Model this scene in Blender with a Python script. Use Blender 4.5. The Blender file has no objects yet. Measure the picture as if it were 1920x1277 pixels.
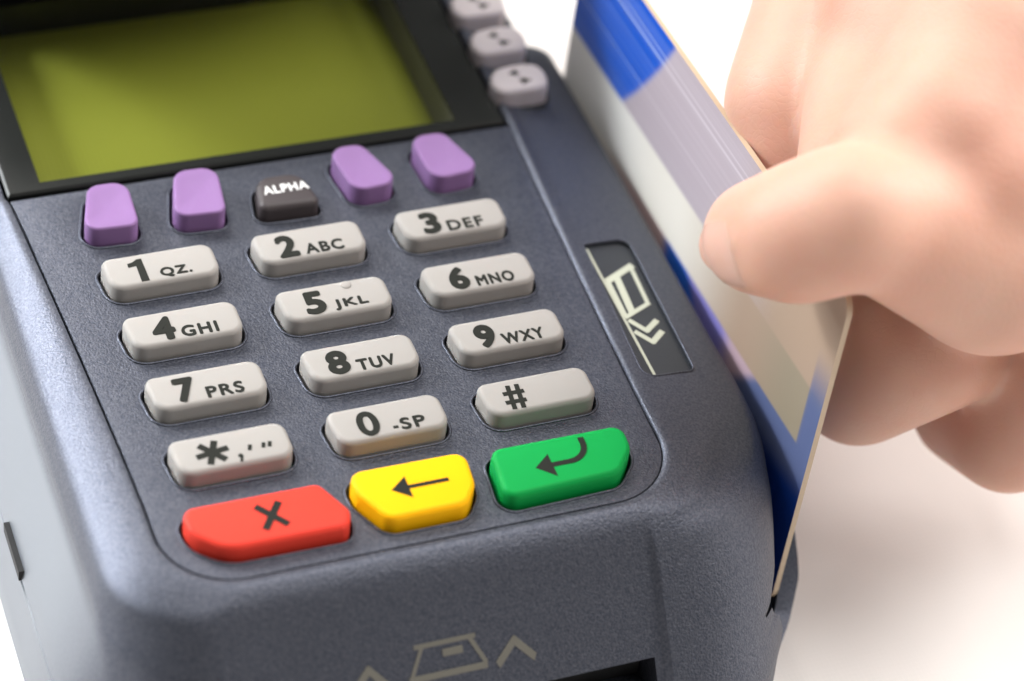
import bpy, bmesh, math, random
from mathutils import Vector, Matrix
random.seed(7)
S = 0.001           # all shapes are written in millimetres
H = 42.0            # the key tops stand this high above the tabletop
sc = bpy.context.scene
COL = sc.collection

# ------------------------------------------------------------------ camera
cam_d = bpy.data.cameras.new("camera")
cam = bpy.data.objects.new("camera", cam_d)
COL.objects.link(cam)
sc.camera = cam
cam_d.sensor_width = 36.0
cam_d.lens = 93.75
cam_d.clip_start = 0.01
cam_d.clip_end = 50.0
_R = ((0.931393317500786, -0.3447495173920737, 0.11685143718719479),
      (-0.16802963139249277, -0.6919410286127547, -0.702127948378339),
      (0.32291257499342396, 0.6343227752318253, -0.7023973844846276))
right, down, fwd = (Vector(r) for r in _R)
m = Matrix((right, -down, -fwd)).transposed().to_4x4()
m.translation = Vector((-90.8115, -225.4477, 241.8841 + H)) * S
cam.matrix_world = m
cam_d.dof.use_dof = True
cam_d.dof.focus_distance = 0.340
cam_d.dof.aperture_fstop = 12.0

# ------------------------------------------------------------------ light
world = bpy.data.worlds.new("World")
sc.world = world
world.use_nodes = True
wn = world.node_tree.nodes
wl = world.node_tree.links
bg = wn["Background"]
bg.inputs["Color"].default_value = (1.0, 0.975, 0.95, 1)
bg.inputs["Strength"].default_value = 0.125

def area(name, loc, target, sx, sy, power, color):
    d = bpy.data.lights.new(name, "AREA")
    d.shape = "RECTANGLE"
    d.size, d.size_y = sx, sy
    d.energy = power
    d.color = color
    o = bpy.data.objects.new(name, d)
    COL.objects.link(o)
    o.location = loc
    o.rotation_euler = (Vector(target) - Vector(loc)).to_track_quat("-Z", "Y").to_euler()
    return o
area("softbox_overhead", (-0.30, 1.22, 1.15), (0.0, 0.0, 0.0), 0.8, 0.7, 19.0, (1.0, 0.97, 0.93))
area("softbox_side", (-0.95, 0.85, 0.52), (-0.04, 0.0, 0.02), 0.8, 0.7, 18.0, (0.94, 0.98, 1.0))
flank_fill = area("fill_left", (-0.42, 0.26, 0.26), (-0.085, -0.01, 0.0), 0.30, 0.14, 0.24, (0.95, 0.98, 1.0))  # added fill lamp, brightens the left flank
flank_fill.data.spread = math.radians(24)      # narrow spread keeps this added lamp off the card and hand
area("softbox_top", (0.48, -0.15, 1.4), (0.08, 0.0, 0.0), 1.1, 1.1, 24.0, (1.0, 0.98, 0.95))
area("softbox_right", (1.50, 0.12, 0.80), (0.14, -0.06, 0.0), 0.8, 0.8, 26.0, (1.0, 0.97, 0.94))

area("fill_low_right", (1.00, -0.50, 0.22), (0.12, -0.05, 0.02), 0.5, 0.35, 1.5, (1.0, 0.95, 0.90))  # added fill lamp, lifts the shaded fingers

sc.view_settings.view_transform = "Standard"
sc.view_settings.look = "None"
sc.view_settings.gamma = 1.0
sc.view_settings.exposure = 0.0
sc.view_settings.use_curve_mapping = False
sc.cycles.max_bounces = 8
sc.cycles.use_denoising = True

# ------------------------------------------------------------------ materials
def mat(name, color, rough=0.5, metal=0.0, spec=0.5, bump=None, sss=None, var=None, coat=0.0):
    mt = bpy.data.materials.new(name)
    mt.use_nodes = True
    nt = mt.node_tree
    b = nt.nodes["Principled BSDF"]
    b.inputs["Base Color"].default_value = (*color, 1)
    b.inputs["Roughness"].default_value = rough
    b.inputs["Metallic"].default_value = metal
    b.inputs["Specular IOR Level"].default_value = spec
    b.inputs["Coat Weight"].default_value = coat
    tc = nt.nodes.new("ShaderNodeTexCoord")
    if var:                       # (scale per metre, amount, second colour)
        nz = nt.nodes.new("ShaderNodeTexNoise")
        nz.inputs["Scale"].default_value = var[0]
        nz.inputs["Detail"].default_value = 4
        nt.links.new(tc.outputs["Object"], nz.inputs["Vector"])
        rp = nt.nodes.new("ShaderNodeMapRange")
        rp.inputs["From Min"].default_value = 0.35
        rp.inputs["From Max"].default_value = 0.65
        rp.inputs["To Max"].default_value = var[1]
        nt.links.new(nz.outputs["Fac"], rp.inputs["Value"])
        mx = nt.nodes.new("ShaderNodeMix")
        mx.data_type = "RGBA"
        mx.inputs[6].default_value = (*color, 1)
        mx.inputs[7].default_value = (*var[2], 1)
        nt.links.new(rp.outputs["Result"], mx.inputs[0])
        nt.links.new(mx.outputs[2], b.inputs["Base Color"])
    if bump:                      # list of (scale per metre, distance in mm)
        prev = None
        for sc_, dist in bump:
            nz = nt.nodes.new("ShaderNodeTexNoise")
            nz.inputs["Scale"].default_value = sc_
            nz.inputs["Detail"].default_value = 2
            nt.links.new(tc.outputs["Object"], nz.inputs["Vector"])
            bp = nt.nodes.new("ShaderNodeBump")
            bp.inputs["Strength"].default_value = 1.0
            bp.inputs["Distance"].default_value = dist * S
            nt.links.new(nz.outputs["Fac"], bp.inputs["Height"])
            if prev:
                nt.links.new(prev.outputs["Normal"], bp.inputs["Normal"])
            prev = bp
        nt.links.new(prev.outputs["Normal"], b.inputs["Normal"])
    if sss:
        b.inputs["Subsurface Weight"].default_value = sss[0]
        b.inputs["Subsurface Radius"].default_value = sss[1]
        b.inputs["Subsurface Scale"].default_value = sss[2] * S
    return mt

M = {}
M["shell"] = mat("satin slate plastic", (0.061, 0.067, 0.090), 0.47, 0.8, 0.5,
                 bump=[(3600, 0.085), (1900, 0.03)], var=(3000, 0.65, (0.125, 0.130, 0.154)))
M["shell_smooth"] = mat("smooth slate plastic", (0.175, 0.185, 0.225), 0.40, 0.45, 0.5, bump=[(1500, 0.03)])
M["seam"] = mat("black gap", (0.01, 0.01, 0.011), 0.8)
M["key"] = mat("pale grey rubber", (0.32, 0.302, 0.285), 0.6, 0, 0.25, bump=[(1800, 0.010)],
               sss=(0.12, (1.0, 0.55, 0.4), 0.6))
M["purple"] = mat("purple rubber", (0.23, 0.13, 0.29), 0.6, 0, 0.2, bump=[(1800, 0.010)], sss=(0.2, (1, .5, 1), 0.8))
M["dark_key"] = mat("charcoal rubber", (0.045, 0.036, 0.038), 0.55, 0, 0.4, bump=[(1800, 0.012)])
M["red"] = mat("red rubber", (0.68, 0.045, 0.026), 0.6, 0, 0.2, bump=[(1800, 0.010)], sss=(0.2, (1, .3, .2), 0.8))
M["yellow"] = mat("yellow rubber", (0.92, 0.46, 0.001), 0.6, 0, 0.15, bump=[(1800, 0.010)], sss=(0.2, (1, .6, .1), 0.8))
M["green"] = mat("green rubber", (0.001, 0.285, 0.055), 0.6, 0, 0.15, bump=[(1800, 0.010)], sss=(0.2, (.2, 1, .3), 0.8))
M["side_key"] = mat("mauve grey rubber", (0.41, 0.37, 0.38), 0.5, 0, 0.35, sss=(0.2, (1, .6, .6), 0.8))
M["ink"] = mat("dark legend ink", (0.018, 0.019, 0.016), 0.8, 0, 0.15)
M["white_ink"] = mat("white legend ink", (0.75, 0.75, 0.74), 0.6)
M["pale_ink"] = mat("pale green-grey ink", (0.50, 0.52, 0.42), 0.6)
M["grey_ink"] = mat("grey ink", (0.115, 0.108, 0.09), 0.6)
M["plate"] = mat("charcoal plastic", (0.022, 0.026, 0.031), 0.4, 0.1, 0.5, bump=[(1800, 0.015)])
M["bezel"] = mat("black screen border", (0.012, 0.013, 0.012), 0.22)
M["wall"] = mat("lit grey recess wall", (0.20, 0.20, 0.165), 0.5)
M["lcd"] = mat("olive green display", (0.185, 0.205, 0.022), 0.5, 0, 0.25, var=(60, 0.3, (0.17, 0.19, 0.02)))
M["table"] = mat("white tabletop", (0.80, 0.775, 0.755), 0.6, 0, 0.3, bump=[(260, 0.05)], var=(14, 0.6, (0.775, 0.75, 0.725)))
M["skin"] = mat("skin", (0.65, 0.395, 0.302), 0.5, 0, 0.35, bump=[(1400, 0.03), (160, 0.07)],
                sss=(0.45, (1.0, 0.38, 0.18), 3.5), var=(45, 0.9, (0.62, 0.320, 0.235)))
M["nail"] = mat("fingernail", (0.70, 0.425, 0.34), 0.25, 0, 0.5, sss=(0.3, (1, .5, .3), 1.0))
M["card_edge"] = mat("tan card edge", (0.52, 0.40, 0.28), 0.5)

def skin_creases():
    """fine crackle and stretched folds on top of the soft skin bump"""
    nt = M["skin"].node_tree
    b = nt.nodes["Principled BSDF"]
    old = b.inputs["Normal"].links[0].from_socket
    tc = nt.nodes.new("ShaderNodeTexCoord")
    vo = nt.nodes.new("ShaderNodeTexVoronoi")
    vo.feature = "DISTANCE_TO_EDGE"
    vo.inputs["Scale"].default_value = 850
    nz = nt.nodes.new("ShaderNodeTexNoise")
    nz.inputs["Scale"].default_value = 400
    ad = nt.nodes.new("ShaderNodeVectorMath"); ad.operation = "MULTIPLY_ADD"
    ad.inputs[1].default_value = (0.0012, 0.0012, 0.0012)
    nt.links.new(tc.outputs["Object"], nz.inputs["Vector"])
    nt.links.new(nz.outputs["Color"], ad.inputs[0])
    nt.links.new(tc.outputs["Object"], ad.inputs[2])
    nt.links.new(ad.outputs[0], vo.inputs["Vector"])
    mr = nt.nodes.new("ShaderNodeMapRange")
    mr.inputs["From Max"].default_value = 0.12
    nt.links.new(vo.outputs["Distance"], mr.inputs["Value"])
    bp = nt.nodes.new("ShaderNodeBump")
    bp.inputs["Distance"].default_value = 0.012 * S
    nt.links.new(mr.outputs["Result"], bp.inputs["Height"])
    nt.links.new(old, bp.inputs["Normal"])
    nt.links.new(bp.outputs["Normal"], b.inputs["Normal"])
skin_creases()

def fine_grid(which, scale, low):
    nt = M[which].node_tree
    b = nt.nodes["Principled BSDF"]
    src = b.inputs["Base Color"].links[0].from_socket
    tc = nt.nodes.new("ShaderNodeTexCoord")
    last = src
    for axis in ("X", "Y"):
        wv = nt.nodes.new("ShaderNodeTexWave")
        wv.bands_direction = axis
        wv.inputs["Scale"].default_value = scale
        mr = nt.nodes.new("ShaderNodeMapRange")
        mr.inputs["From Min"].default_value = 0.0
        mr.inputs["From Max"].default_value = 0.25
        mr.inputs["To Min"].default_value = low
        nt.links.new(tc.outputs["Object"], wv.inputs["Vector"])
        nt.links.new(wv.outputs["Fac"], mr.inputs["Value"])
        mx = nt.nodes.new("ShaderNodeMix")
        mx.data_type = "RGBA"; mx.blend_type = "MULTIPLY"
        mx.inputs[0].default_value = 1.0
        nt.links.new(last, mx.inputs[6])
        nt.links.new(mr.outputs["Result"], mx.inputs[7])
        last = mx.outputs[2]
    nt.links.new(last, b.inputs["Base Color"])
def side_light_finish():
    """left flank: smoother than the grained top, side light painted in as paler grey"""
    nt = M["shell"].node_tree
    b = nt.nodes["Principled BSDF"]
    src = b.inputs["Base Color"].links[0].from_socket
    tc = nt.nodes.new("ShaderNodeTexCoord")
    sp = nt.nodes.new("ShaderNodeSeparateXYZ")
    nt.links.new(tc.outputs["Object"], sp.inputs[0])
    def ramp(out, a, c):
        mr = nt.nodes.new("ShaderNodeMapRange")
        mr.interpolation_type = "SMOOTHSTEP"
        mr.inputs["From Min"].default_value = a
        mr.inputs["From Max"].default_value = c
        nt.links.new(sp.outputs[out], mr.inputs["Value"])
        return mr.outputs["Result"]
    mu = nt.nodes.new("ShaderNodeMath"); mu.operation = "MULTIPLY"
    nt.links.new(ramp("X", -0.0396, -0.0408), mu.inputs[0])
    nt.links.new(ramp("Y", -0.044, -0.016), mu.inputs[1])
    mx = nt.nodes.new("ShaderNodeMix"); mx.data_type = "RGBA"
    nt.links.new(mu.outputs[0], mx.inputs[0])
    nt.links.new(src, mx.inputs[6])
    mx.inputs[7].default_value = (0.225, 0.243, 0.272, 1)  # brightness of the lit flank put into the colour
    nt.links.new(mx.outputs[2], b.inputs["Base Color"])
    for q in nt.nodes:
        if q.type == "BUMP":
            iv = nt.nodes.new("ShaderNodeMath"); iv.operation = "SUBTRACT"; iv.inputs[0].default_value = 1.0
            nt.links.new(mu.outputs[0], iv.inputs[1])
            nt.links.new(iv.outputs[0], q.inputs["Strength"])
side_light_finish()
fine_grid("lcd", 420, 0.90)
fine_grid("table", 420, 0.95)     # faint weave of the white cover

def glass():
    mt = bpy.data.materials.new("clear screen window")
    mt.use_nodes = True
    nt = mt.node_tree
    nt.nodes.remove(nt.nodes["Principled BSDF"])
    out = nt.nodes["Material Output"]
    tr = nt.nodes.new("ShaderNodeBsdfTransparent")
    gl = nt.nodes.new("ShaderNodeBsdfGlossy")
    gl.inputs["Roughness"].default_value = 0.06
    lw = nt.nodes.new("ShaderNodeLayerWeight")
    lw.inputs["Blend"].default_value = 0.5
    pw = nt.nodes.new("ShaderNodeMath"); pw.operation = "POWER"; pw.inputs[1].default_value = 5.0
    nt.links.new(lw.outputs["Facing"], pw.inputs[0])
    fr = nt.nodes.new("ShaderNodeMath"); fr.operation = "MULTIPLY_ADD"
    fr.inputs[1].default_value = 0.95; fr.inputs[2].default_value = 0.035
    nt.links.new(pw.outputs[0], fr.inputs[0])
    mx = nt.nodes.new("ShaderNodeMixShader")
    nt.links.new(fr.outputs[0], mx.inputs[0])
    nt.links.new(tr.outputs[0], mx.inputs[1])
    nt.links.new(gl.outputs[0], mx.inputs[2])
    nt.links.new(mx.outputs[0], out.inputs["Surface"])
    return mt
M["glass"] = glass()

# ------------------------------------------------------------------ mesh helpers
def W(p):
    return Vector((p[0] * S, p[1] * S, (p[2] + H) * S))

def finish(name, verts, faces, material, parent=None, smooth=35, mats=None, fmat=None, world=True):
    me = bpy.data.meshes.new(name)
    me.from_pydata([W(v) if world else Vector(v) for v in verts], [], faces)
    bm = bmesh.new()
    bm.from_mesh(me)
    bmesh.ops.recalc_face_normals(bm, faces=bm.faces)
    bm.to_mesh(me)
    bm.free()
    if fmat:
        for p, k in zip(me.polygons, fmat):
            p.material_index = k
    o = bpy.data.objects.new(name, me)
    COL.objects.link(o)
    for k in (mats or [material]):
        me.materials.append(k)
    if smooth is not None:
        me.polygons.foreach_set("use_smooth", [True] * len(me.polygons))
        me.set_sharp_from_angle(angle=math.radians(smooth))
    if parent:
        o.parent = parent
    me.update()
    return o

def empty(name, loc=(0, 0, 0)):
    o = bpy.data.objects.new(name, None)
    o.empty_display_size = 0.01
    o.location = loc
    COL.objects.link(o)
    return o

def tag(o, label, cat, group=None):
    o["label"] = label
    if cat:
        o["category"] = cat
    if group:
        o["group"] = group

def bake(o, smooth=35):
    """Apply the modifiers of o by taking its evaluated mesh."""
    bpy.context.view_layer.update()
    dg = bpy.context.evaluated_depsgraph_get()
    me = bpy.data.meshes.new_from_object(o.evaluated_get(dg))
    o.modifiers.clear()
    o.data = me
    me.polygons.foreach_set("use_smooth", [True] * len(me.polygons))
    if smooth is not None:
        me.set_sharp_from_angle(angle=math.radians(smooth))

def cut(o, cutters, smooth=35):
    for c in cutters:
        md = o.modifiers.new("cut", "BOOLEAN")
        md.operation = "DIFFERENCE"
        md.solver = "EXACT"
        md.object = c
    bake(o, smooth)
    for c in cutters:
        bpy.data.objects.remove(c)

def loft(rings, cap0=True, cap1=True):
    n = len(rings[0])
    v = [p for r in rings for p in r]
    f = []
    for k in range(len(rings) - 1):
        for i in range(n):
            j = (i + 1) % n
            f.append((k * n + i, k * n + j, (k + 1) * n + j, (k + 1) * n + i))
    if cap0:
        f.append(tuple(range(n))[::-1])
    if cap1:
        b = (len(rings) - 1) * n
        f.append(tuple(b + i for i in range(n)))
    return v, f

def rounded(corners, seg=7):
    """corners: (x, y, radius) -> smooth closed outline."""
    out = []
    n = len(corners)
    for i in range(n):
        p = Vector(corners[i][:2]); r = corners[i][2]
        a = (Vector(corners[i - 1][:2]) - p).normalized()
        b = (Vector(corners[(i + 1) % n][:2]) - p).normalized()
        ang = a.angle(b)
        if r < 0.05 or seg == 0:
            out.append(p)
            continue
        t = r / math.tan(ang / 2)
        c = p + (a + b).normalized() * (r / math.sin(ang / 2))
        p0, p1 = p + a * t - c, p + b * t - c
        a0 = math.atan2(p0.y, p0.x); a1 = math.atan2(p1.y, p1.x)
        d = (a1 - a0 + math.pi) % (2 * math.pi) - math.pi
        for k in range(seg + 1):
            w = a0 + d * k / seg
            out.append(Vector((c.x + r * math.cos(w), c.y + r * math.sin(w))))
    return out

def spline(pts, seg=5):
    out = []
    n = len(pts)
    P = [Vector(p) for p in pts]
    for i in range(n):
        a, b, c, d = P[i - 1], P[i], P[(i + 1) % n], P[(i + 2) % n]
        for k in range(seg):
            t = k / seg
            out.append(0.5 * ((2 * b) + (c - a) * t + (2 * a - 5 * b + 4 * c - d) * t * t + (3 * b - a - 3 * c + d) * t ** 3))
    return out

def inset(pts, d):
    """move a closed outline inwards by d (negative = outwards)."""
    n = len(pts)
    area2 = sum(pts[i].x * pts[(i + 1) % n].y - pts[(i + 1) % n].x * pts[i].y for i in range(n))
    sgn = 1 if area2 > 0 else -1
    out = []
    for i in range(n):
        k = 1
        t = pts[(i + 1) % n] - pts[i - 1]
        if t.length < 1e-6:
            t = pts[(i + 2) % n] - pts[i - 2]
        t.normalize()
        out.append(pts[i] + Vector((-t.y, t.x)) * d * sgn)
    return out

def dedupe(pts, eps=0.02):
    out = []
    for p in pts:
        if not out or (p - out[-1]).length > eps:
            out.append(p)
    if (out[0] - out[-1]).length < eps:
        out.pop()
    return out

def prism(name, outline, z0, z1, material, parent=None):
    v, f = loft([[(p.x, p.y, z0) for p in outline], [(p.x, p.y, z1) for p in outline]])
    return finish(name, v, f, material, parent)

def box(name, x0, x1, y0, y1, z0, z1, material=None, parent=None):
    return prism(name, [Vector(p) for p in ((x0, y0), (x1, y0), (x1, y1), (x0, y1))], z0, z1, material or M["seam"], parent)

def tube_ring(outline, z, r, verts, faces, seg=6):
    """append a thin raised lip that follows a closed outline."""
    n = len(outline)
    base = len(verts)
    for i in range(n):
        t = (outline[(i + 1) % n] - outline[i - 1]).normalized()
        nn = Vector((-t.y, t.x))
        for k in range(seg):
            a = 2 * math.pi * k / seg
            q = outline[i] + nn * (r * math.cos(a))
            verts.append((q.x, q.y, z + r * 0.8 * math.sin(a)))
    for i in range(n):
        j = (i + 1) % n
        for k in range(seg):
            l = (k + 1) % seg
            faces.append((base + i * seg + k, base + j * seg + k, base + j * seg + l, base + i * seg + l))

# ------------------------------------------------------------------ setting
v = [(-3, -3, 0), (3, -3, 0), (3, 3, 0), (-3, 3, 0), (-3, -3, -0.04), (3, -3, -0.04), (3, 3, -0.04), (-3, 3, -0.04)]
f = [(0, 1, 2, 3), (7, 6, 5, 4), (0, 4, 5, 1), (1, 5, 6, 2), (2, 6, 7, 3), (3, 7, 4, 0)]
top = finish("tabletop", v, f, M["table"], None, None, world=False)
top["kind"] = "structure"
top["label"] = "plain white tabletop under the payment terminal"

# ------------------------------------------------------------------ payment terminal
term = empty("payment_terminal", (0, 0, 0))
tag(term, "slate grey card payment terminal with number keys, coloured keys and green screen", "payment terminal")

def sm(t):
    t = max(0.0, min(1.0, t))
    return t * t * (3 - 2 * t)
def panel_l(y):
    if y > 36: return -35.6
    return -31.8 - 3.4 * max(0.0, (y + 22) / 58.0) ** 1.25
def panel_r(y):
    if y > 36: return 36.1
    return 33.7 + 2.4 * max(0.0, (y + 22) / 58.0) ** 1.25

YS = [118, 110, 100, 90, 80, 70, 62, 58, 56.5, 55.6, 55, 54.5, 54, 53.5, 53, 52.2, 50, 45, 40, 36.5, 35.5, 30, 24, 18, 12, 6, 0]
NC = 12
def outline(L, R, F, rl, rr, zl, zf, zr, amp, ry=None):
    ry = ry or rr
    """one horizontal ring of the housing, left-back -> front -> right-back."""
    pts = []
    yl = F + rl
    for y in YS: pts.append((L(y), y, zl))
    for k in range(1, 6): 
        y = yl * k / 5.0
        pts.append((L(y), y, zl))
    cx = L(yl) + rl
    for k in range(1, NC):
        a = math.pi + math.pi / 2 * k / NC
        pts.append((cx + rl * math.cos(a), yl + rl * math.sin(a), zl + (zf - zl) * sm(k / NC)))
    x0 = cx
    yr = F + ry
    x1 = R(yr) - rr
    if x1 < 29.0:
        xs = [x0 + (x1 - x0) * k / 19.0 for k in range(20)]
    else:
      xs = [x0 + (26.9 - x0) * k / 12.0 for k in range(13)] + [27.35, 27.7, 27.95, 28.2, 28.6]
      xs += [28.6 + (x1 - 28.6) * k / 2.0 for k in (1, 2)]
    def st(x):
        return -amp * sm((x - 27.3) / 0.95) - 0.5 * amp * sm((-25.2 - x) / 2.5)
    for x in xs: pts.append((x, F + st(x), zf))
    for k in range(1, NC):
        a = 1.5 * math.pi + math.pi / 2 * k / NC
        x, y = x1 + rr * math.cos(a), yr + ry * math.sin(a)
        pts.append((x, y - amp * (1 - sm(k / NC)), zf + (zr - zf) * sm(k / NC)))
    for k in range(5, 0, -1):
        y = yr * k / 5.0
        pts.append((R(y), y, zr))
    for y in reversed(YS): pts.append((R(y), y, zr))
    # the left corner also follows the left-hand step smoothly
    i0 = len(YS) + 5
    for k in range(1, NC):
        p = pts[i0 + k - 1]
        pts[i0 + k - 1] = (p[0], p[1] - 0.5 * amp * sm(k / NC), p[2])
    return pts
def con(a): return lambda y: a
def back(a, d):            # the reader block on the right ends in a rounded corner behind the slot
    def g(y):
        if y < 53.0: return a
        t = min(1.0, (y - 53.0) / 2.0)
        return a - d * (1 - math.sqrt(max(0.0, 1 - t * t)))
    return g
def mixl(t): return lambda y: panel_l(y) * (1 - t) + -40.0 * t

RG = [  # L, R, front y, radius left, radius right, z left, z front, z right, crease depth, right corner length
    (lambda y: panel_l(y) - 0.30, lambda y: panel_r(y) + 0.05, -34.60, 9.3, 9.2, -2.5, -2.5, -2.5, 0),
    (lambda y: panel_l(y) - 1.2, lambda y: panel_r(y) + 0.75, -35.45, 9.7, 9.3, -2.55, -2.55, -2.12, 0),
    (mixl(.42), lambda y: 38.4, -36.7, 10.3, 9.2, -3.3, -3.35, -2.85, 0.0),
    (mixl(.80), lambda y: 43.0, -37.7, 11.2, 13.0, -5.2, -4.25, -3.8, 0.1, 16),
    (con(-39.6), back(47.6, 2.0), -38.9, 12.0, 16.0, -7.6, -5.6, -4.9, 0.35, 20),
    (con(-40.0), back(49.3, 3.0), -40.6, 12.5, 17.5, -9.0, -7.7, -5.7, 0.65, 23),
    (con(-40.25), back(50.1, 3.5), -43.0, 13.0, 18.0, -10.4, -10.6, -7.2, 0.9, 24),
    (con(-42.0), back(50.4, 3.5), -46.0, 16.0, 18.5, -15, -14.2, -10, 1.0, 25),
    (con(-43.8), back(50.4, 3.5), -49.5, 19.0, 18.8, -20, -18.4, -16, 1.1, 25),
    (con(-44.6), back(50.4, 3.5), -51.6, 20.0, 18.8, -22.9, -21, -19.6, 1.1, 25)]
RG2 = [
    (con(-44.65), back(50.4, 3.5), -52.2, 20.0, 18.8, -23.1, -21.8, -20.0, 1.1, 25),
    (con(-44.75), back(50.5, 3.5), -53.2, 20.2, 18.8, -23.4, -23.4, -22, 1.1, 25),
    (con(-43.3), back(50.6, 3.5), -54.0, 20.2, 18.8, -23.55, -25.2, -23.5, 1.1, 25),
    (con(-43.3), back(50.6, 3.5), -54.2, 20.2, 18.8, -23.9, -25.8, -25, 1.1, 25),
    (con(-44.85), back(50.6, 3.5), -54.8, 20.4, 18.8, -24.1, -27, -27, 1.1, 25),
    (con(-45.9), back(50.4, 3.5), -55.6, 21.0, 18.8, -31, -31, -32, 1.1, 25),
    (con(-46.0), back(49.8, 3.5), -55.4, 21.0, 18.6, -36, -36, -36.2, 1.1, 25),
    (con(-44.8), back(48.4, 3.5), -54.2, 20.0, 18.0, -40.5, -40, -39.6, 1.1, 24),
    (con(-43.4), back(46.4, 3.5), -52.6, 19.0, 17.0, -41.95, -41.95, -41.95, 1.1, 23)]
RAIL = (5.0, 5.4, 5.5, 5.55, 5.6, 5.4, 5.0, 4.4, 3.6)      # outer wall of the swipe slot
r1 = [outline(*a) for a in RG]
r2 = [outline(*a) for a in RG2]
r2 = [[(x + w * sm((y + 46.0) / 15.0) * (1 - sm((y - 52) / 3.5)) if x > 30 else x, y, z) for x, y, z in r] for r, w in zip(r2, RAIL)]
n = len(r1[0])
dense = []
for k in range(len(r1) - 1):
    A, B, C_, D = r1[max(k - 1, 0)], r1[k], r1[k + 1], r1[min(k + 2, len(r1) - 1)]
    for t in (0, .25, .5, .75):
        ring = []
        for i in range(n):
            a, b, c, d = (Vector(q[i]) for q in (A, B, C_, D))
            q = 0.5 * ((2 * b) + (c - a) * t + (2 * a - 5 * b + 4 * c - d) * t * t + (3 * b - a - 3 * c + d) * t ** 3)
            ring.append(tuple(q))
        dense.append(ring)
dense.append(r1[-1])
lip = [(p[0], p[1], -9.2) for p in r1[0]]
v, f = loft([lip] + dense + r2)
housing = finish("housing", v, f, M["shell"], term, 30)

# openings cut into the housing
PLATE = rounded([(37.6, 10.5, 0.5), (44.9, 11.6, 1.7), (44.0, -14.3, 1.1), (36.2, -15.2, 1.5)], 7)
def plate_z(x): return -2.70 - 0.196 * (x - 37.5)
inner, outer_ = [Vector((50.42, 140)), Vector((50.42, 56)), Vector((50.42, 0))], [Vector((53.8, 140)), Vector((53.8, 56)), Vector((53.8, 0))]
for k in range(0, 14):
    a = -math.radians(6 + 46 * k / 13.0)
    x, y = 31.6 + 18.82 * math.cos(a), -25.4 + 25.0 * math.sin(a)
    wd = 0.35 + 3.03 * sm((y + 45.5) / 14.0)
    inner.append(Vector((x, y)))
    outer_.append(Vector((x + wd, y)))
ol = inner + outer_[::-1]
pv, pf = loft([[(p.x, p.y, -33.4) for p in ol], [(p.x, p.y, 30.0) for p in ol]])
c1 = finish("cut_a", pv, pf, M["seam"])
# the outer wall of the slot slopes down towards the front
wp = [(-22.0, -18.0), (-26.0, -20.6), (-31.0, -26.0), (-36.0, -31.0), (-43.5, -34.0), (-43.5, 10.0), (-22.0, 10.0)]
pv, pf = loft([[(31.6 + 18.84 * math.sqrt(max(0.0, 1 - ((min(y, -25.4) + 25.4) / 25.0) ** 2)) + 0.02, y, z) for y, z in wp], [(70.0, y, z) for y, z in wp]])
c4 = finish("cut_e", pv, pf, M["seam"])
c2 = box("cut_b", -24.0, 26.3, -80, -38, -23.5, -16.9)
pv, pf = loft([[(p.x, p.y, plate_z(p.x) - 0.75) for p in dedupe(PLATE)], [(p.x, p.y, 4.0) for p in dedupe(PLATE)]])
c3 = finish("cut_c", pv, pf, M["seam"])
cut(housing, [c1, c4, c2, c3], 30)
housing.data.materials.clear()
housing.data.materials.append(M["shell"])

box("rail_slot_floor", 50.7, 53.1, -28, 50, -34.4, -33.36, M["seam"], term).name = "slot_lining"
# black gap in the left seam
box("seam_latch", -45.1, -44.1, -11.0, -2.5, -23.7, -22.0, M["seam"], term)

# dark inside of the chip card slot
box("card_slot", -23.8, 26.1, -45.5, -39.5, -23.4, -17.0, M["seam"], term)

# keypad faceplate
PO = []
for y in [35.9, 30, 24, 18, 12, 6, 0, -6, -12, -18, -22]: PO.append(Vector((panel_l(y), y)))
cxl, cyl, rr_ = -31.8 + 9, -34.4 + 9, 9.0
for k in range(1, 13):
    a = math.pi + math.pi / 2 * k / 12
    PO.append(Vector((cxl + rr_ * math.cos(a), cyl + rr_ * math.sin(a))))
for x in (-14, -6, 2, 10, 18): PO.append(Vector((x, -34.4)))
cxr = 33.7 - 9
for k in range(0, 12):
    a = 1.5 * math.pi + math.pi / 2 * k / 12
    PO.append(Vector((cxr + rr_ * math.cos(a), cyl + rr_ * math.sin(a))))
for y in [-22, -18, -12, -6, 0, 6, 12, 18, 24, 30, 35.9]: PO.append(Vector((panel_r(y), y)))
PO = dedupe(PO, 0.3)
v, f = loft([[(p.x, p.y, -9.1) for p in PO], [(p.x, p.y, -2.75) for p in PO], [(p.x, p.y, -2.55) for p in inset(PO, 0.12)], [(p.x, p.y, -2.5) for p in inset(PO, 0.35)]])
face = finish("faceplate", v, f, M["shell"], term, 30)

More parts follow.
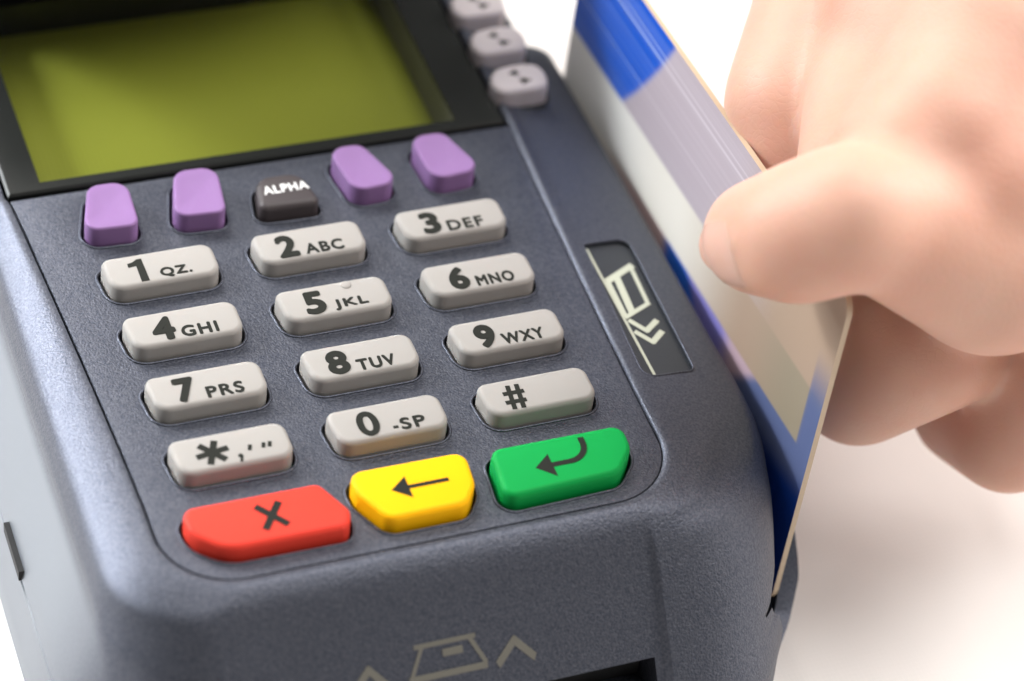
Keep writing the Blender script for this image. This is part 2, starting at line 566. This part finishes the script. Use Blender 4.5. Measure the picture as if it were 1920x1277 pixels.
# ---- key outlines (top view, mm)
def std(cx, cy):
    return rounded([(cx - 7.55, cy + 2.95, 1.3), (cx + 7.45, cy + 3.05, 1.7), (cx + 7.5, cy - 2.9, 1.9), (cx - 7.0, cy - 2.95, 2.1)], 7)
KX = (-19.8, 0.42, 20.45)
KY = (16.85, 5.85, -5.15, -16.15)
NUM = [("1", "QZ.", -23.9, -21.9, -20.2, -16.0), ("2", "ABC", -4.2, -1.4, -0.6, 4.7), ("3", "DEF", 16.0, 18.6, 19.4, 24.5),
       ("4", "GHI", -24.0, -21.0, -20.4, -15.6), ("5", "JKL", -3.8, -1.0, 0.0, 4.6), ("6", "MNO", 16.1, 18.8, 19.6, 24.9),
       ("7", "PRS", -24.0, -21.3, -20.2, -15.4), ("8", "TUV", -4.2, -1.3, -0.5, 4.6), ("9", "WXY", 15.9, 18.6, 19.2, 25.0),
       ("*", None, -24.4, -20.1, 0, 0), ("0", "SP", -3.7, -0.9, 1.6, 4.9), ("#", None, 15.8, 18.7, 0, 0)]
P1 = rounded([(-25.4, 33.5, 2.0), (-20.1, 33.4, 2.2), (-20.5, 24.6, 1.5), (-28.0, 25.0, 1.9)], 8)
P2 = rounded([(-13.5, 33.8, 2.2), (-7.6, 33.6, 2.2), (-8.7, 24.5, 1.5), (-15.9, 25.0, 1.9)], 8)
P4 = rounded([(8.0, 33.7, 2.2), (13.0, 33.6, 1.8), (16.1, 25.0, 2.0), (9.2, 24.5, 2.3)], 8)
P5 = rounded([(19.8, 33.6, 2.2), (25.0, 33.5, 1.8), (28.0, 25.0, 2.0), (20.5, 24.3, 2.3)], 8)
PA = rounded([(-3.1, 30.7, 2.6), (3.3, 30.6, 2.6), (4.5, 24.1, 1.0), (-4.2, 24.4, 1.2)], 8)
RED = rounded([(-28.5, -24.2, 1.6), (-11.2, -24.2, 1.3), (-8.7, -29.3, 1.3), (-9.5, -31.75, 1.5), (-24.6, -31.6, 5.0), (-28.3, -28.2, 4.0)], 9)
YEL = rounded([(-7.3, -23.5, 1.7), (8.0, -23.6, 1.7), (7.5, -29.0, 3.0), (5.4, -31.95, 2.2), (-4.6, -32.0, 2.2), (-7.2, -27.0, 2.6)], 7)
GRN = rounded([(11.0, -24.2, 1.6), (28.9, -24.2, 1.7), (28.6, -28.3, 3.2), (25.6, -31.8, 2.6), (10.2, -32.3, 1.8)], 7)
KEYS = []
for i, q in enumerate(NUM):
    KEYS.append(("number_key", std(KX[i % 3], KY[i // 3]), 0.0, 0.75, M["key"], q))
for p in (P1, P2, P4, P5): KEYS.append(("function_key", p, 0.45, 0.40, M["purple"], None))
KEYS.append(("alpha_key", PA, 0.0, 0.9, M["dark_key"], "ALPHA"))
KEYS.append(("cancel_key", RED, 0.1, 0.75, M["red"], "X"))
KEYS.append(("clear_key", YEL, 0.1, 0.75, M["yellow"], "back"))
KEYS.append(("enter_key", GRN, 0.1, 0.75, M["green"], "enter"))

wv, wf = [], []
rims = []
for name, o_, zt, bev, mt, q in KEYS:
    w = dedupe(inset(dedupe(o_), -0.42))
    a, b = loft([[(p.x, p.y, -12.0) for p in w], [(p.x, p.y, 2.0) for p in w]])
    base = len(wv)
    wv += a
    wf += [tuple(base + i for i in q_) for q_ in b]
    rims.append(inset(w, -0.16))
wells = finish("cut_wells", wv, wf, M["seam"])
cut(face, [wells], 30)
# raised lips round the key wells belong to the same moulding
rv, rf = [], []
for w in rims: tube_ring(w, -2.47, 0.20, rv, rf)
bm = bmesh.new()
bm.from_mesh(face.data)
vs = [bm.verts.new(W(p)) for p in rv]
for q in rf:
    fc = bm.faces.new([vs[i] for i in q]); fc.smooth = True
bm.to_mesh(face.data); bm.free()
face.data.materials.clear()
face.data.materials.append(M["shell"])
for p in face.data.polygons: p.material_index = 0

def key_mesh(name, pts, zt, bev, material, zb=-6.0, dish=0.0):
    pts = dedupe(pts)
    rings = [[(p.x, p.y, zb) for p in inset(pts, -0.05)]]
    rings.append([(p.x, p.y, zt - bev) for p in pts])
    for k in range(1, 6):
        a = math.pi / 2 * k / 5
        q = inset(pts, bev * (1 - math.cos(a)) * 0.95)
        rings.append([(p.x, p.y, zt - bev + bev * math.sin(a)) for p in q])
    if dish:
        c = sum(pts, Vector((0, 0))) / len(pts)
        for s_, d_ in ((.75, .5), (.45, .85), (.2, 1.0)):
            rings.append([(c.x + (p[0] - c.x) * s_, c.y + (p[1] - c.y) * s_, zt - dish * d_) for p in rings[6]])
    v_, f_ = loft(rings)
    return finish(name, v_, f_, material, term, 70)

def flat_text(name, txt, x0, x1, y0, y1, z, material, parent, bold=0.03, spacing=1.0, thick=0.03):
    cu = bpy.data.curves.new(name, "FONT")
    cu.body = txt
    cu.space_character = spacing
    cu.fill_mode = "BOTH"
    cu.extrude = 0.02
    cu.resolution_u = 6
    t = bpy.data.objects.new(name, cu)
    COL.objects.link(t)
    bpy.context.view_layer.update()
    src = bpy.data.meshes.new_from_object(t.evaluated_get(bpy.context.evaluated_depsgraph_get()))
    bpy.data.objects.remove(t)
    bm = bmesh.new()
    xs = [q.co.x for q in src.vertices]; ys = [q.co.y for q in src.vertices]
    ax, bx, ay, by = min(xs), max(xs), min(ys), max(ys)
    k = 10 if bold > 0.1 else 4
    for i in range(k):
        w = 2 * math.pi * i / k + 0.3
        n0 = len(bm.verts)
        bm.from_mesh(src)
        bm.verts.ensure_lookup_table()
        for q in bm.verts[n0:]:
            q.co = W((x0 + bold + bold * math.cos(w) + (q.co.x - ax) / (bx - ax) * (x1 - x0 - 2 * bold),
                      y0 + bold + bold * math.sin(w) + (q.co.y - ay) / (by - ay) * (y1 - y0 - 2 * bold),
                      z + (thick + 0.006 * i if q.co.z > 0 else -thick)))
    me = bpy.data.meshes.new(name)
    bm.to_mesh(me); bm.free()
    me.materials.append(material)
    o = bpy.data.objects.new(name, me)
    COL.objects.link(o)
    if parent: o.parent = parent
    return o

def polys(name, shapes, z, material, parent, thick=0.03, mapf=None):
    """flat printed mark made of several polygons (each a list of xy)."""
    v_, f_ = [], []
    mapf = mapf or (lambda x, y, d: (x, y, z + d))
    for n_, s_ in enumerate(shapes):
        b = len(v_)
        k = len(s_)
        v_ += [mapf(x, y, -thick - 0.006 * n_) for x, y in s_] + [mapf(x, y, thick + 0.006 * n_) for x, y in s_]
        f_.append(tuple(b + i for i in range(k))[::-1])
        f_.append(tuple(b + k + i for i in range(k)))
        for i in range(k):
            j = (i + 1) % k
            f_.append((b + i, b + j, b + k + j, b + k + i))
    return finish(name, v_, f_, material, parent, None)

def bar(x0, y0, x1, y1, w):
    d = Vector((x1 - x0, y1 - y0)).normalized()
    nn = Vector((-d.y, d.x)) * w / 2
    return [(x0 + nn.x, y0 + nn.y), (x0 - nn.x, y0 - nn.y), (x1 - nn.x, y1 - nn.y), (x1 + nn.x, y1 + nn.y)]
def dot(x, y, rx, ry, k=14):
    return [(x + rx * math.cos(2 * math.pi * i / k), y + ry * math.sin(2 * math.pi * i / k)) for i in range(k)]

for name, o_, zt, bev, mt, q in KEYS:
    k = key_mesh(name, o_, zt, bev, mt, dish=0.28 if name == "function_key" else 0.0)
    z = zt + 0.012
    if name == "number_key":
        ch, let, a0, a1, b0, b1 = q
        i = NUM.index(q)
        cy = KY[i // 3]
        base = cy - 2.35
        k["label"] = "pale grey key reading " + {"*": "star", "#": "hash"}.get(ch, ch + ((" " + let) if let else ""))
        if ch == "*":
            cx_, c_y = -22.25, cy - 0.25
            polys("legend", [bar(cx_ - 2.1 * math.cos(t), c_y - 1.95 * math.sin(t), cx_ + 2.1 * math.cos(t), c_y + 1.95 * math.sin(t), 0.85)
                             for t in (math.radians(10), math.radians(70), math.radians(130))], z, M["ink"], k)
            polys("legend", [dot(-19.05, cy - 1.55, .32, .32), bar(-18.85, cy - 1.6, -19.2, cy - 2.45, .34),
                             bar(-17.45, cy - .1, -17.75, cy - 0.95, .48), bar(-15.75, cy - .15, -16.0, cy - .95, .46), bar(-14.95, cy - .15, -15.2, cy - .95, .46)], z, M["ink"], k)
        elif ch == "#":
            polys("legend", [bar(16.55, cy - 2.4, 16.95, cy + 1.65, .62), bar(17.75, cy - 2.4, 18.15, cy + 1.65, .62),
                             bar(15.75, cy - 1.15, 18.55, cy - 1.15, .62), bar(15.9, cy + .35, 18.75, cy + .35, .62)], z, M["ink"], k)
        else:
            if ch == "1":
                polys("legend", [[(-21.85, base), (-21.95, base + 4.15), (-22.6, base + 4.15), (-23.2, base + 3.72), (-23.95, base + 3.55), (-23.95, base + 2.85), (-22.9, base + 2.95), (-22.9, base)]], z, M["ink"], k)
            else: flat_text("legend", ch, a0, a1, base, base + 4.15, z, M["ink"], k, bold=0.26 if ch != "0" else 0.16)
            flat_text("legend", let, b0, b1, base + 0.02, base + (2.0 if ch != "1" else 1.9), z, M["ink"], k, bold=0.095, spacing=1.18)
            if ch == "0":
                polys("legend", [bar(0.6, cy - 1.65, 1.25, cy - 1.65, .42)], z, M["ink"], k)
        if ch == "5":
            rings = []
            for a in range(6):
                t = math.pi / 2 * a / 5
                rings.append([(2.6 + 0.7 * math.cos(t) * math.cos(w), cy + 1.95 + 0.7 * math.cos(t) * math.sin(w), zt - .02 + 0.25 * math.sin(t)) for w in [2 * math.pi * j / 16 for j in range(16)]][:])
            rings[-1] = [(2.6 + 0.02 * math.cos(2 * math.pi * j / 16), cy + 1.95 + 0.02 * math.sin(2 * math.pi * j / 16), zt + .232) for j in range(16)]
            v_, f_ = loft(rings)
            finish("raised_dot", v_, f_, M["key"], k, None)
    elif name == "alpha_key":
        k["label"] = "charcoal key reading ALPHA"
        flat_text("legend", "ALPHA", -2.75, 3.55, 26.85, 28.45, z, M["white_ink"], k, bold=0.055, spacing=1.12)
    elif name == "cancel_key":
        k["label"] = "red key marked with an X"
        polys("legend", [bar(-19.75, -26.1, -16.6, -29.8, .95), bar(-16.75, -26.0, -19.55, -29.95, .95)], z, M["ink"], k)
    elif name == "clear_key":
        k["label"] = "yellow key marked with a left arrow"
        polys("legend", [[(-3.0, -27.7), (-0.75, -29.45), (-0.75, -25.95)], bar(-0.8, -27.7, 4.4, -27.7, .58)], z, M["ink"], k)
    elif name == "enter_key":
        k["label"] = "green key marked with a hooked enter arrow"
        shapes = [[(15.5, -28.65), (17.75, -30.6), (17.75, -26.85)], bar(17.6, -28.65, 20.2, -28.65, .72)]
        arc = [(20.2 + 2.55 * math.sin(t), -26.1 - 2.55 * math.cos(t)) for t in [math.pi / 2 * j / 8 for j in range(9)]] + [(22.75, -25.3)]
        for a, b in zip(arc, arc[1:]):
            shapes.append(bar(a[0] - (b[0] - a[0]) * .08, a[1] - (b[1] - a[1]) * .08, b[0] + (b[0] - a[0]) * .08, b[1] + (b[1] - a[1]) * .08, .76))
        polys("legend", shapes, z, M["ink"], k)
    else:
        k["label"] = "purple blank key below the screen"

# side keys to the right of the screen
for i, dy in enumerate((0.0, 8.75, 17.5, 26.2)):
    dy += 0.75
    o_ = spline([(35.8, 42.9 + dy), (37.2, 44.5 + dy), (40.3, 45.0 + dy), (43.0, 44.5 + dy), (44.0, 42.8 + dy), (43.8, 40.5 + dy), (42.8, 39.3 + dy), (39.6, 39.2 + dy), (36.6, 39.4 + dy), (35.5, 40.9 + dy)])
    k = key_mesh("side_key", o_, 0.2, 0.85, M["side_key"], zb=-4.6)
    k["label"] = "mauve grey key beside the screen"
    polys("legend", [[(38.5, 42.9 + dy), (39.7, 42.1 + dy), (39.9, 43.6 + dy)], bar(39.6, 43.0 + dy, 40.1, 42.6 + dy, .35), [(41.4, 40.9 + dy), (40.0, 41.7 + dy), (39.8, 40.2 + dy)], bar(39.6, 41.3 + dy, 40.2, 41.0 + dy, .35)], 0.215, M["ink"], k)
    tv, tf = [], []
    tube_ring(inset(dedupe(o_), -0.25), -3.3, 0.35, tv, tf)
    finish("well_rim", tv, tf, M["seam"], k, 60)

# swipe icon plate on the right
PL = dedupe(inset(dedupe(PLATE), 0.06))
v, f = loft([[(p.x, p.y, plate_z(p.x) - 1.2) for p in PL], [(p.x, p.y, plate_z(p.x) - 0.45) for p in PL]])
ip = finish("swipe_icon_plate", v, f, M["plate"], term, 30)
def pm(x, y, d): return (x, y, plate_z(x) - 0.43 + d)
ICON_LINE = bar(37.97, 10.0, 37.98, -14.7, .40)
tv, tf = [], []
tube_ring(inset(dedupe(PLATE), -0.05), 0.0, 0.16, tv, tf)
finish("plate_rim", [(x, y, z + plate_z(x) + 0.0) for x, y, z in tv], tf, M["shell"], ip, 60)
polys("swipe_icon", [ICON_LINE], 0, M["pale_ink"], ip, mapf=pm)
CARD_ICON = [bar(38.55, 3.5, 38.35, -3.7, .72), bar(40.2, 4.5, 39.65, -2.8, 1.05), bar(38.4, 3.45, 43.55, 6.55, .95),
             bar(43.15, 6.5, 42.7, -1.2, .62), bar(38.2, -3.65, 42.95, -0.95, .62)]
polys("swipe_icon", CARD_ICON, 0, M["pale_ink"], ip, mapf=lambda x, y, d: pm(x, y, d - .012 + 0.02))
polys("swipe_icon", [bar(38.5, -4.1, 40.5, -6.4, .8), bar(40.2, -6.35, 42.7, -4.3, .8), bar(38.5, -6.3, 40.5, -8.6, .8), bar(40.2, -8.55, 42.6, -6.4, .8)],
      0, M["pale_ink"], ip, mapf=pm)

# chip card icon on the sloping front; the front plane runs through y = -37.5 - 0.834 (-4 - z)
NRM = Vector((0, -0.768, 0.640))
def fm(x, s_, d):
    """x across, s_ = depth in y on the sloping front"""
    z_ = -4 + (s_ + 37.5) / 0.834
    return (x + NRM.x * d, s_ + NRM.y * d, z_ + NRM.z * d)
def fm2(x, y, d): return fm(x, y, d + 0.02)
fi = polys("insert_icon", [bar(-4.4, -43.35, 3.5, -43.35, .38), bar(-3.4, -43.4, -5.35, -46.0, .42), bar(2.7, -43.4, 4.5, -45.7, .5), bar(-5.5, -45.85, 4.6, -45.85, .52),
                   [(-0.9, -43.9), (-0.9, -44.5), (1.7, -44.5), (1.7, -43.9)]], 0, M["grey_ink"], term, thick=0.04, mapf=fm2)
polys("insert_icon", [bar(5.9, -46.1, 8.5, -44.3, .72), bar(8.2, -44.3, 10.8, -46.1, .72)], 0, M["grey_ink"], term, thick=0.04, mapf=fm2)
polys("insert_icon", [bar(-12.9, -46.1, -10.2, -44.2, .72), bar(-10.5, -44.2, -7.9, -46.1, .72)], 0, M["grey_ink"], term, thick=0.04, mapf=fm2)

# screen: border, recess, display, clear window
OX0, OX1, OY0, OY1 = -30.7, 28.7, 38.1, 76.0
BO = [Vector(p) for p in ((-35.4, 36.35), (35.6, 36.35), (35.6, 118.2), (-35.4, 118.2))]
v, f = loft([[(p.x, p.y, -9.1) for p in BO], [(p.x, p.y, -2.3) for p in BO], [(p.x, p.y, -2.0) for p in [Vector((-35.1, 36.65)), Vector((35.3, 36.65)), Vector((35.3, 118.0)), Vector((-35.1, 118.0))]]])
frame = finish("screen_border", v, f, M["bezel"], term, 25)
cut(frame, [box("cut_d", OX0, OX1, OY0, OY1, -12, 3)], 25)
frame.data.materials.clear(); frame.data.materials.append(M["bezel"])
wv_, wf_ = [], []
o0 = [Vector(p) for p in ((OX0, OY0), (OX1, OY0), (OX1, OY1), (OX0, OY1))]
rec = [[(p.x, p.y, -2.6) for p in inset(o0, 0.03)], [(p.x, p.y, -6.0) for p in inset(o0, 0.03)]]
v, f = loft([[(p.x, p.y, -2.4) for p in o0], [(p.x + (0.1 if p.x < 0 else -0.7), p.y + (0.1 if p.y < 50 else -0.5), -7.35) for p in o0]], False, False)
finish("screen_recess", v, f, None, term, None, mats=[M["bezel"], M["wall"]], fmat=[0, 1, 0, 0])  # right wall pale, the others black: light and shade painted in
box("display", OX0 + .2, OX1 - .2, OY0 + .1, OY1 - .2, -8.6, -7.3, M["lcd"], term)
box("screen_window", OX0 - 0.0, OX1 + 0.0, OY0 - 0.0, OY1 + 0.0, -2.25, -2.05, M["glass"], term)

# unseen paper roll cover, its lip drawn over the screen to shade it
prof = [(78.6, -1.7), (76, 6), (70, 13), (62, 17.5), (60, 20), (63, 23), (76, 26), (92, 28), (106, 25), (114, 16), (117, 6), (117.8, -1.7)]
rings = []
for x, sc_ in ((-34.5, .8), (-33.8, .92), (-32, 1.0), (-10, 1.0), (10, 1.0), (32, 1.0), (34.3, .92), (35.0, .8)):
    rings.append([(x, 98 + (y - 98) * (sc_ if sc_ < 1 else 1), -1.7 + (z + 1.7) * sc_) for y, z in prof])
v, f = loft(rings)
finish("shading_paper_cover", v, f, M["shell"], term, 40)

# ------------------------------------------------------------------ bank card in the swipe slot
TH = math.radians(4.0)
UX = Vector((0, math.cos(TH), -math.sin(TH)))
LEAN = math.radians(1.8)
VX = Vector((math.sin(LEAN), math.sin(TH) * math.cos(LEAN), math.cos(TH) * math.cos(LEAN)))
NX = UX.cross(VX)
ORG = Vector((50.95, -34.967, -30.668))
CL, CH, CT = 85.6, 54.0, 0.78
def cpt(u, v_, t): return tuple(ORG + UX * u + VX * v_ + NX * t)
def sstep(a, b, x): return sm((x - a) / (b - a))
def mixc(a, b, t): return tuple(p + (q - p) * t for p, q in zip(a, b))
rs = random.Random(3)
NV = 270
streak = [rs.gauss(0, 1) for _ in range(NV)]
streak2 = [rs.random() for _ in range(NV)]
BLUE, LILAC, CREAM, DEEP, SLATE, MAUVE, VIOLET = ((0.001, 0.092, 0.58), (0.46, 0.395, 0.445), (0.84, 0.80, 0.73), (0.005, 0.045, 0.30), (0.10, 0.13, 0.26), (0.50, 0.36, 0.42), (0.24, 0.22, 0.58))
BEIGE = (0.40, 0.29, 0.215)
def print_col(u, v_, j):
    st, s2 = streak[j], streak2[j]
    # upper band: blue at the far end, lilac towards the fingers
    w_ = (v_ - 36.3) / 16.7
    ub = 66.2 - 11.8 * w_ - 3.0 * w_ * (1 - w_)
    up = mixc(LILAC, BLUE, sstep(ub - .9, ub + .9, u))
    line = (0.55 if 41.5 < v_ < 51 and s2 > 0.86 else 0.0) + (0.12 if s2 > 0.6 else 0)
    up = mixc(up, (0.70, 0.78, 0.92) if u > ub else (0.72, 0.67, 0.72), line * (0.75 if u > ub else 0.8))
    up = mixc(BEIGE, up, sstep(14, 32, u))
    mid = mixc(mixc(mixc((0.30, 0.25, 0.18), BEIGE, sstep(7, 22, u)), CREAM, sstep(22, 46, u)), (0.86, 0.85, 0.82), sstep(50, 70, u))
    # lower band
    lo = SLATE
    lo = mixc(lo, MAUVE, sstep(18.5, 21.5, u + (v_ - 24) * 1.2))
    lo = mixc(lo, VIOLET, sstep(23, 28, u))
    lo = mixc(lo, (0.03, 0.15, 0.65), sstep(34, 37.5, u - (v_ - 24) * .9))
    lo = mixc(lo, (0.62, 0.45, 0.44), sstep(44.5, 48, u))  # pinkish reflection of the fingers, painted into the card colour
    lo = mixc(lo, CREAM, sstep(56, 72, u))
    lo = mixc(DEEP, lo, sstep(19.0, 23.5, v_ + u * .10 + 0.2 * max(0, u - 30)))  # darker blue towards the slot, its shade painted into the card colour
    c = mixc(lo, mid, sstep(26.6, 27.3, v_))
    c = mixc(c, up, sstep(36.0, 36.7, v_))
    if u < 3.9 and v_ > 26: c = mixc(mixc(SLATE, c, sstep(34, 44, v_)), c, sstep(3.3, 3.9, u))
    return c
NU = 200
R0 = 3.2
vv, ff, cols = [], [], []
def edge_trim(u, v_):
    """pull grid points onto the rounded corners"""
    for cu, cv, su, sv in ((R0, R0, -1, -1), (CL - R0, R0, 1, -1), (R0, CH - R0, -1, 1), (CL - R0, CH - R0, 1, 1)):
        du, dv = (u - cu) * su, (v_ - cv) * sv
        if du > 0 and dv > 0:
            d = math.hypot(du, dv); mx_ = max(du, dv)
            if d > 1e-9: return cu + su * du * mx_ / d, cv + sv * dv * mx_ / d
    return u, v_
for side in (0, 1):
    for j in range(NV):
        for i in range(NU):
            u, w = CL * i / (NU - 1), CH * j / (NV - 1)
            a, b = edge_trim(u, w)
            vv.append(cpt(a, b, 0 if side == 0 else CT))
            cols.append(print_col(u, w, j))
fm_ = []
for side in (0, 1):
    b = side * NU * NV
    for j in range(NV - 1):
        for i in range(NU - 1):
            q = (b + j * NU + i, b + j * NU + i + 1, b + (j + 1) * NU + i + 1, b + (j + 1) * NU + i)
            ff.append(q); fm_.append(0)
bd = [i for i in range(NU)] + [j * NU + NU - 1 for j in range(1, NV)] + [(NV - 1) * NU + i for i in range(NU - 2, -1, -1)] + [j * NU for j in range(NV - 2, 0, -1)]
for k in range(len(bd)):
    a, b = bd[k], bd[(k + 1) % len(bd)]
    ff.append((a, b, b + NU * NV, a + NU * NV)); fm_.append(1)
cm = bpy.data.materials.new("printed card face")
cm.use_nodes = True
nt = cm.node_tree
bs = nt.nodes["Principled BSDF"]
ca = nt.nodes.new("ShaderNodeVertexColor")
ca.layer_name = "print"
nt.links.new(ca.outputs["Color"], bs.inputs["Base Color"])
bs.inputs["Roughness"].default_value = 0.38
bs.inputs["Specular IOR Level"].default_value = 0.4
card = finish("bank_card", vv, ff, None, None, 40, mats=[cm, M["card_edge"]], fmat=fm_)
at = card.data.color_attributes.new("print", "FLOAT_COLOR", "POINT")
at.data.foreach_set("color", [c for q in cols for c in (*q, 1.0)])
tag(card, "blue, lilac and cream bank card standing in the terminal's swipe slot", "bank card")

# ------------------------------------------------------------------ hand
hv, hf = [], []
def capsule(p0, r0, p1, r1, seg=22, rings=7):
    p0, p1 = Vector(p0), Vector(p1)
    ax = (p1 - p0)
    if ax.length < 1e-6: ax = Vector((0, 0, 1e-3))
    d = ax.normalized()
    e1 = d.orthogonal().normalized(); e2 = d.cross(e1)
    prof = []
    for k in range(rings + 1):
        a = -math.pi / 2 + math.pi / 2 * k / rings
        prof.append((p0 + d * (r0 * math.sin(a)), r0 * math.cos(a)))
    for k in range(rings + 1):
        a = math.pi / 2 * k / rings
        prof.append((p1 + d * (r1 * math.sin(a)), r1 * math.cos(a)))
    base = len(hv)
    for c, r in prof:
        r = max(r, 0.02)
        for s_ in range(seg):
            w = 2 * math.pi * s_ / seg
            hv.append(tuple(c + e1 * (r * math.cos(w)) + e2 * (r * math.sin(w))))
    for k in range(len(prof) - 1):
        for s_ in range(seg):
            t = (s_ + 1) % seg
            hf.append((base + k * seg + s_, base + k * seg + t, base + (k + 1) * seg + t, base + (k + 1) * seg + s_))
    hf.append(tuple(base + s_ for s_ in range(seg))[::-1])
    e = base + (len(prof) - 1) * seg
    hf.append(tuple(e + s_ for s_ in range(seg)))
def chain(pts):
    for a, b in zip(pts, pts[1:]):
        capsule(a[:3], a[3], b[:3], b[3])
HAND = [
    # thumb: tip, knuckle, base, wrist side
    [(44.0, -21.6, 26.6, 7.4), (45.6, -27.2, 32.0, 8.8), (50.0, -29.6, 36.0, 9.0), (55.5, -29.0, 34.0, 9.2), (72.5, -30.0, 25.5, 13.0), (95, -13.8, 15.0, 16.5)],
    # index finger, curled behind the card
    [(60.8, -13.0, 2.0, 7.3), (61.8, -6.5, 9.5, 8.6), (63.2, 5.6, 21.7, 10.5), (72, 17.1, 27.0, 10.8), (88, 35, 33, 12.5)],
    # middle finger
    [(66, -9, -14, 7.2), (67.5, -18, -9, 8.6), (72.3, -23.4, 4.2, 10.3), (80, -8.5, 11.0, 10.5), (96, 15, 19, 12.5)],
    # ring finger
    [(85, -19, -18, 7.0), (85, -30, -11, 8.2), (91.0, -33.2, 4.6, 10.0), (95, -13, 6.0, 10.5), (106, 4, 9, 12)],
    # little finger
    [(101, -20, -26, 6.2), (102, -29, -19, 7.2), (106, -29, -7, 8.6), (107, -12, -7, 9.2), (112, -2, -2, 10.5)],
    # palm and back of the hand
    [(88, 35, 33, 12.5), (140, 26, 30, 22)], [(96, 15, 19, 13), (140, 22, 26, 23)], [(106, 4, 9, 13), (140, 16, 22, 22)], [(112, -2, -2, 12), (138, 10, 18, 20)],
    [(95, -13.8, 15, 16.5), (138, 14, 24, 21)], [(88, 35, 33, 12.5), (96, 15, 19, 12.5), (106, 4, 9, 12), (112, -2, -2, 10.5)],
    [(73, -27, 27, 11.5), (80, 10, 29, 12.5)], [(76, 0, 28, 12), (88, 18, 30, 13.5)], [(60, -18, 30, 9.5), (78, 8, 31, 12.5)], [(68, -22, 29, 11.5), (76, 4, 30, 12)], [(80, -22, 24, 13), (92, 18, 28, 13.5)], [(95, -13.8, 15, 15), (96, 15, 19, 13)],
    [(62, -22, 36, 9.6), (67.5, -20.0, 37.0, 11.5), (80, -10.4, 38.0, 16.5), (97, 2, 38, 18.0)], [(72, -26, 33, 12.5), (76, -14, 37, 13.5), (76, 2, 35, 13.5), (84, 20, 34, 13)], [(96, -10, 26, 17), (97, 2, 38, 18)], [(80, -19, 32.5, 13.5), (92, -6, 36, 16.5)],
    # wrist and forearm
    [(138, 18, 26, 24), (175, 40, 38, 24), (330, 130, 90, 34)],
]
for c in HAND: chain(c)
hand = finish("hand", hv, hf, M["skin"], None, None)
md = hand.modifiers.new("join", "REMESH")
md.mode = "VOXEL"
md.voxel_size = 0.9 * S
md = hand.modifiers.new("soften", "SMOOTH")
md.factor = 0.5
md.iterations = 36
bake(hand, None)
hand.data.materials.clear(); hand.data.materials.append(M["skin"])
bm = bmesh.new(); bm.from_mesh(hand.data)       # keep only the outer skin
todo = set(bm.verts); best = []
while todo:
    st_ = [todo.pop()]; isl = []
    while st_:
        q = st_.pop(); isl.append(q)
        for e in q.link_edges:
            o2 = e.other_vert(q)
            if o2 in todo: todo.discard(o2); st_.append(o2)
    best.append(isl)
best.sort(key=len, reverse=True)
print("HAND islands", [len(b) for b in best][:8])
bmesh.ops.delete(bm, geom=[q for b in best[1:] for q in b], context="VERTS")
bm.to_mesh(hand.data); bm.free()
tag(hand, "bare right hand pinching the bank card between thumb and curled index finger", "hand")

# thumbnail: a thin curved plate laid on the thumb tip
from mathutils.bvhtree import BVHTree
bm = bmesh.new(); bm.from_mesh(hand.data)
tree = BVHTree.FromBMesh(bm); bm.free()
tip, knuckle = Vector((44.0, -21.6, 26.6)), Vector((45.6, -27.2, 32.0))
ax = (tip - knuckle).normalized()
dorsal = Vector((-0.90, -0.27, 0.32)); dorsal = (dorsal - ax * dorsal.dot(ax)).normalized()
dorsal = Matrix.Rotation(math.radians(-14), 3, ax) @ dorsal
side = ax.cross(dorsal)
nv_, nf_ = [], []
NA, NB = 15, 17
for layer in (0, 1):
    for i in range(NB):
        t = i / (NB - 1)
        for j in range(NA):
            q = -1 + 2 * j / (NA - 1)
            half = math.radians(35) * min(1.0, math.sqrt(max(0.0, 1 - (1 - min(1, t / .25)) ** 2)) * .35 + .65)
            s_ = -5.0 + 10.6 * t * (1 - 0.10 * q * q) + 0.9 * q * q * (1 - t)
            d = dorsal * math.cos(q * half) + side * math.sin(q * half)
            o0_ = tip + ax * min(s_, 4.6)
            hit = tree.ray_cast(W(o0_ + d * 25), -d)
            base_ = Vector((hit[0].x / S, hit[0].y / S, hit[0].z / S - H)) if hit[0] else o0_ + d * 7
            base_ += ax * max(0.0, s_ - 4.6) * 0.9
            lift = (0.14 if layer else -0.35) * (1 - 0.55 * abs(q) ** 3) * min(1, 0.3 + t * 3)
            nv_.append(tuple(base_ + d * lift))
for i in range(NB - 1):
    for j in range(NA - 1):
        a = i * NA + j
        nf_.append((a, a + NA, a + NA + 1, a + 1))
        a += NA * NB
        nf_.append((a, a + 1, a + NA + 1, a + NA))
bd = [j for j in range(NA)] + [i * NA + NA - 1 for i in range(1, NB)] + [(NB - 1) * NA + j for j in range(NA - 2, -1, -1)] + [i * NA for i in range(NB - 2, 0, -1)]
for k in range(len(bd)):
    a, b = bd[k], bd[(k + 1) % len(bd)]
    nf_.append((a, b, b + NA * NB, a + NA * NB))
finish("thumbnail", nv_, nf_, M["nail"], hand, 50)
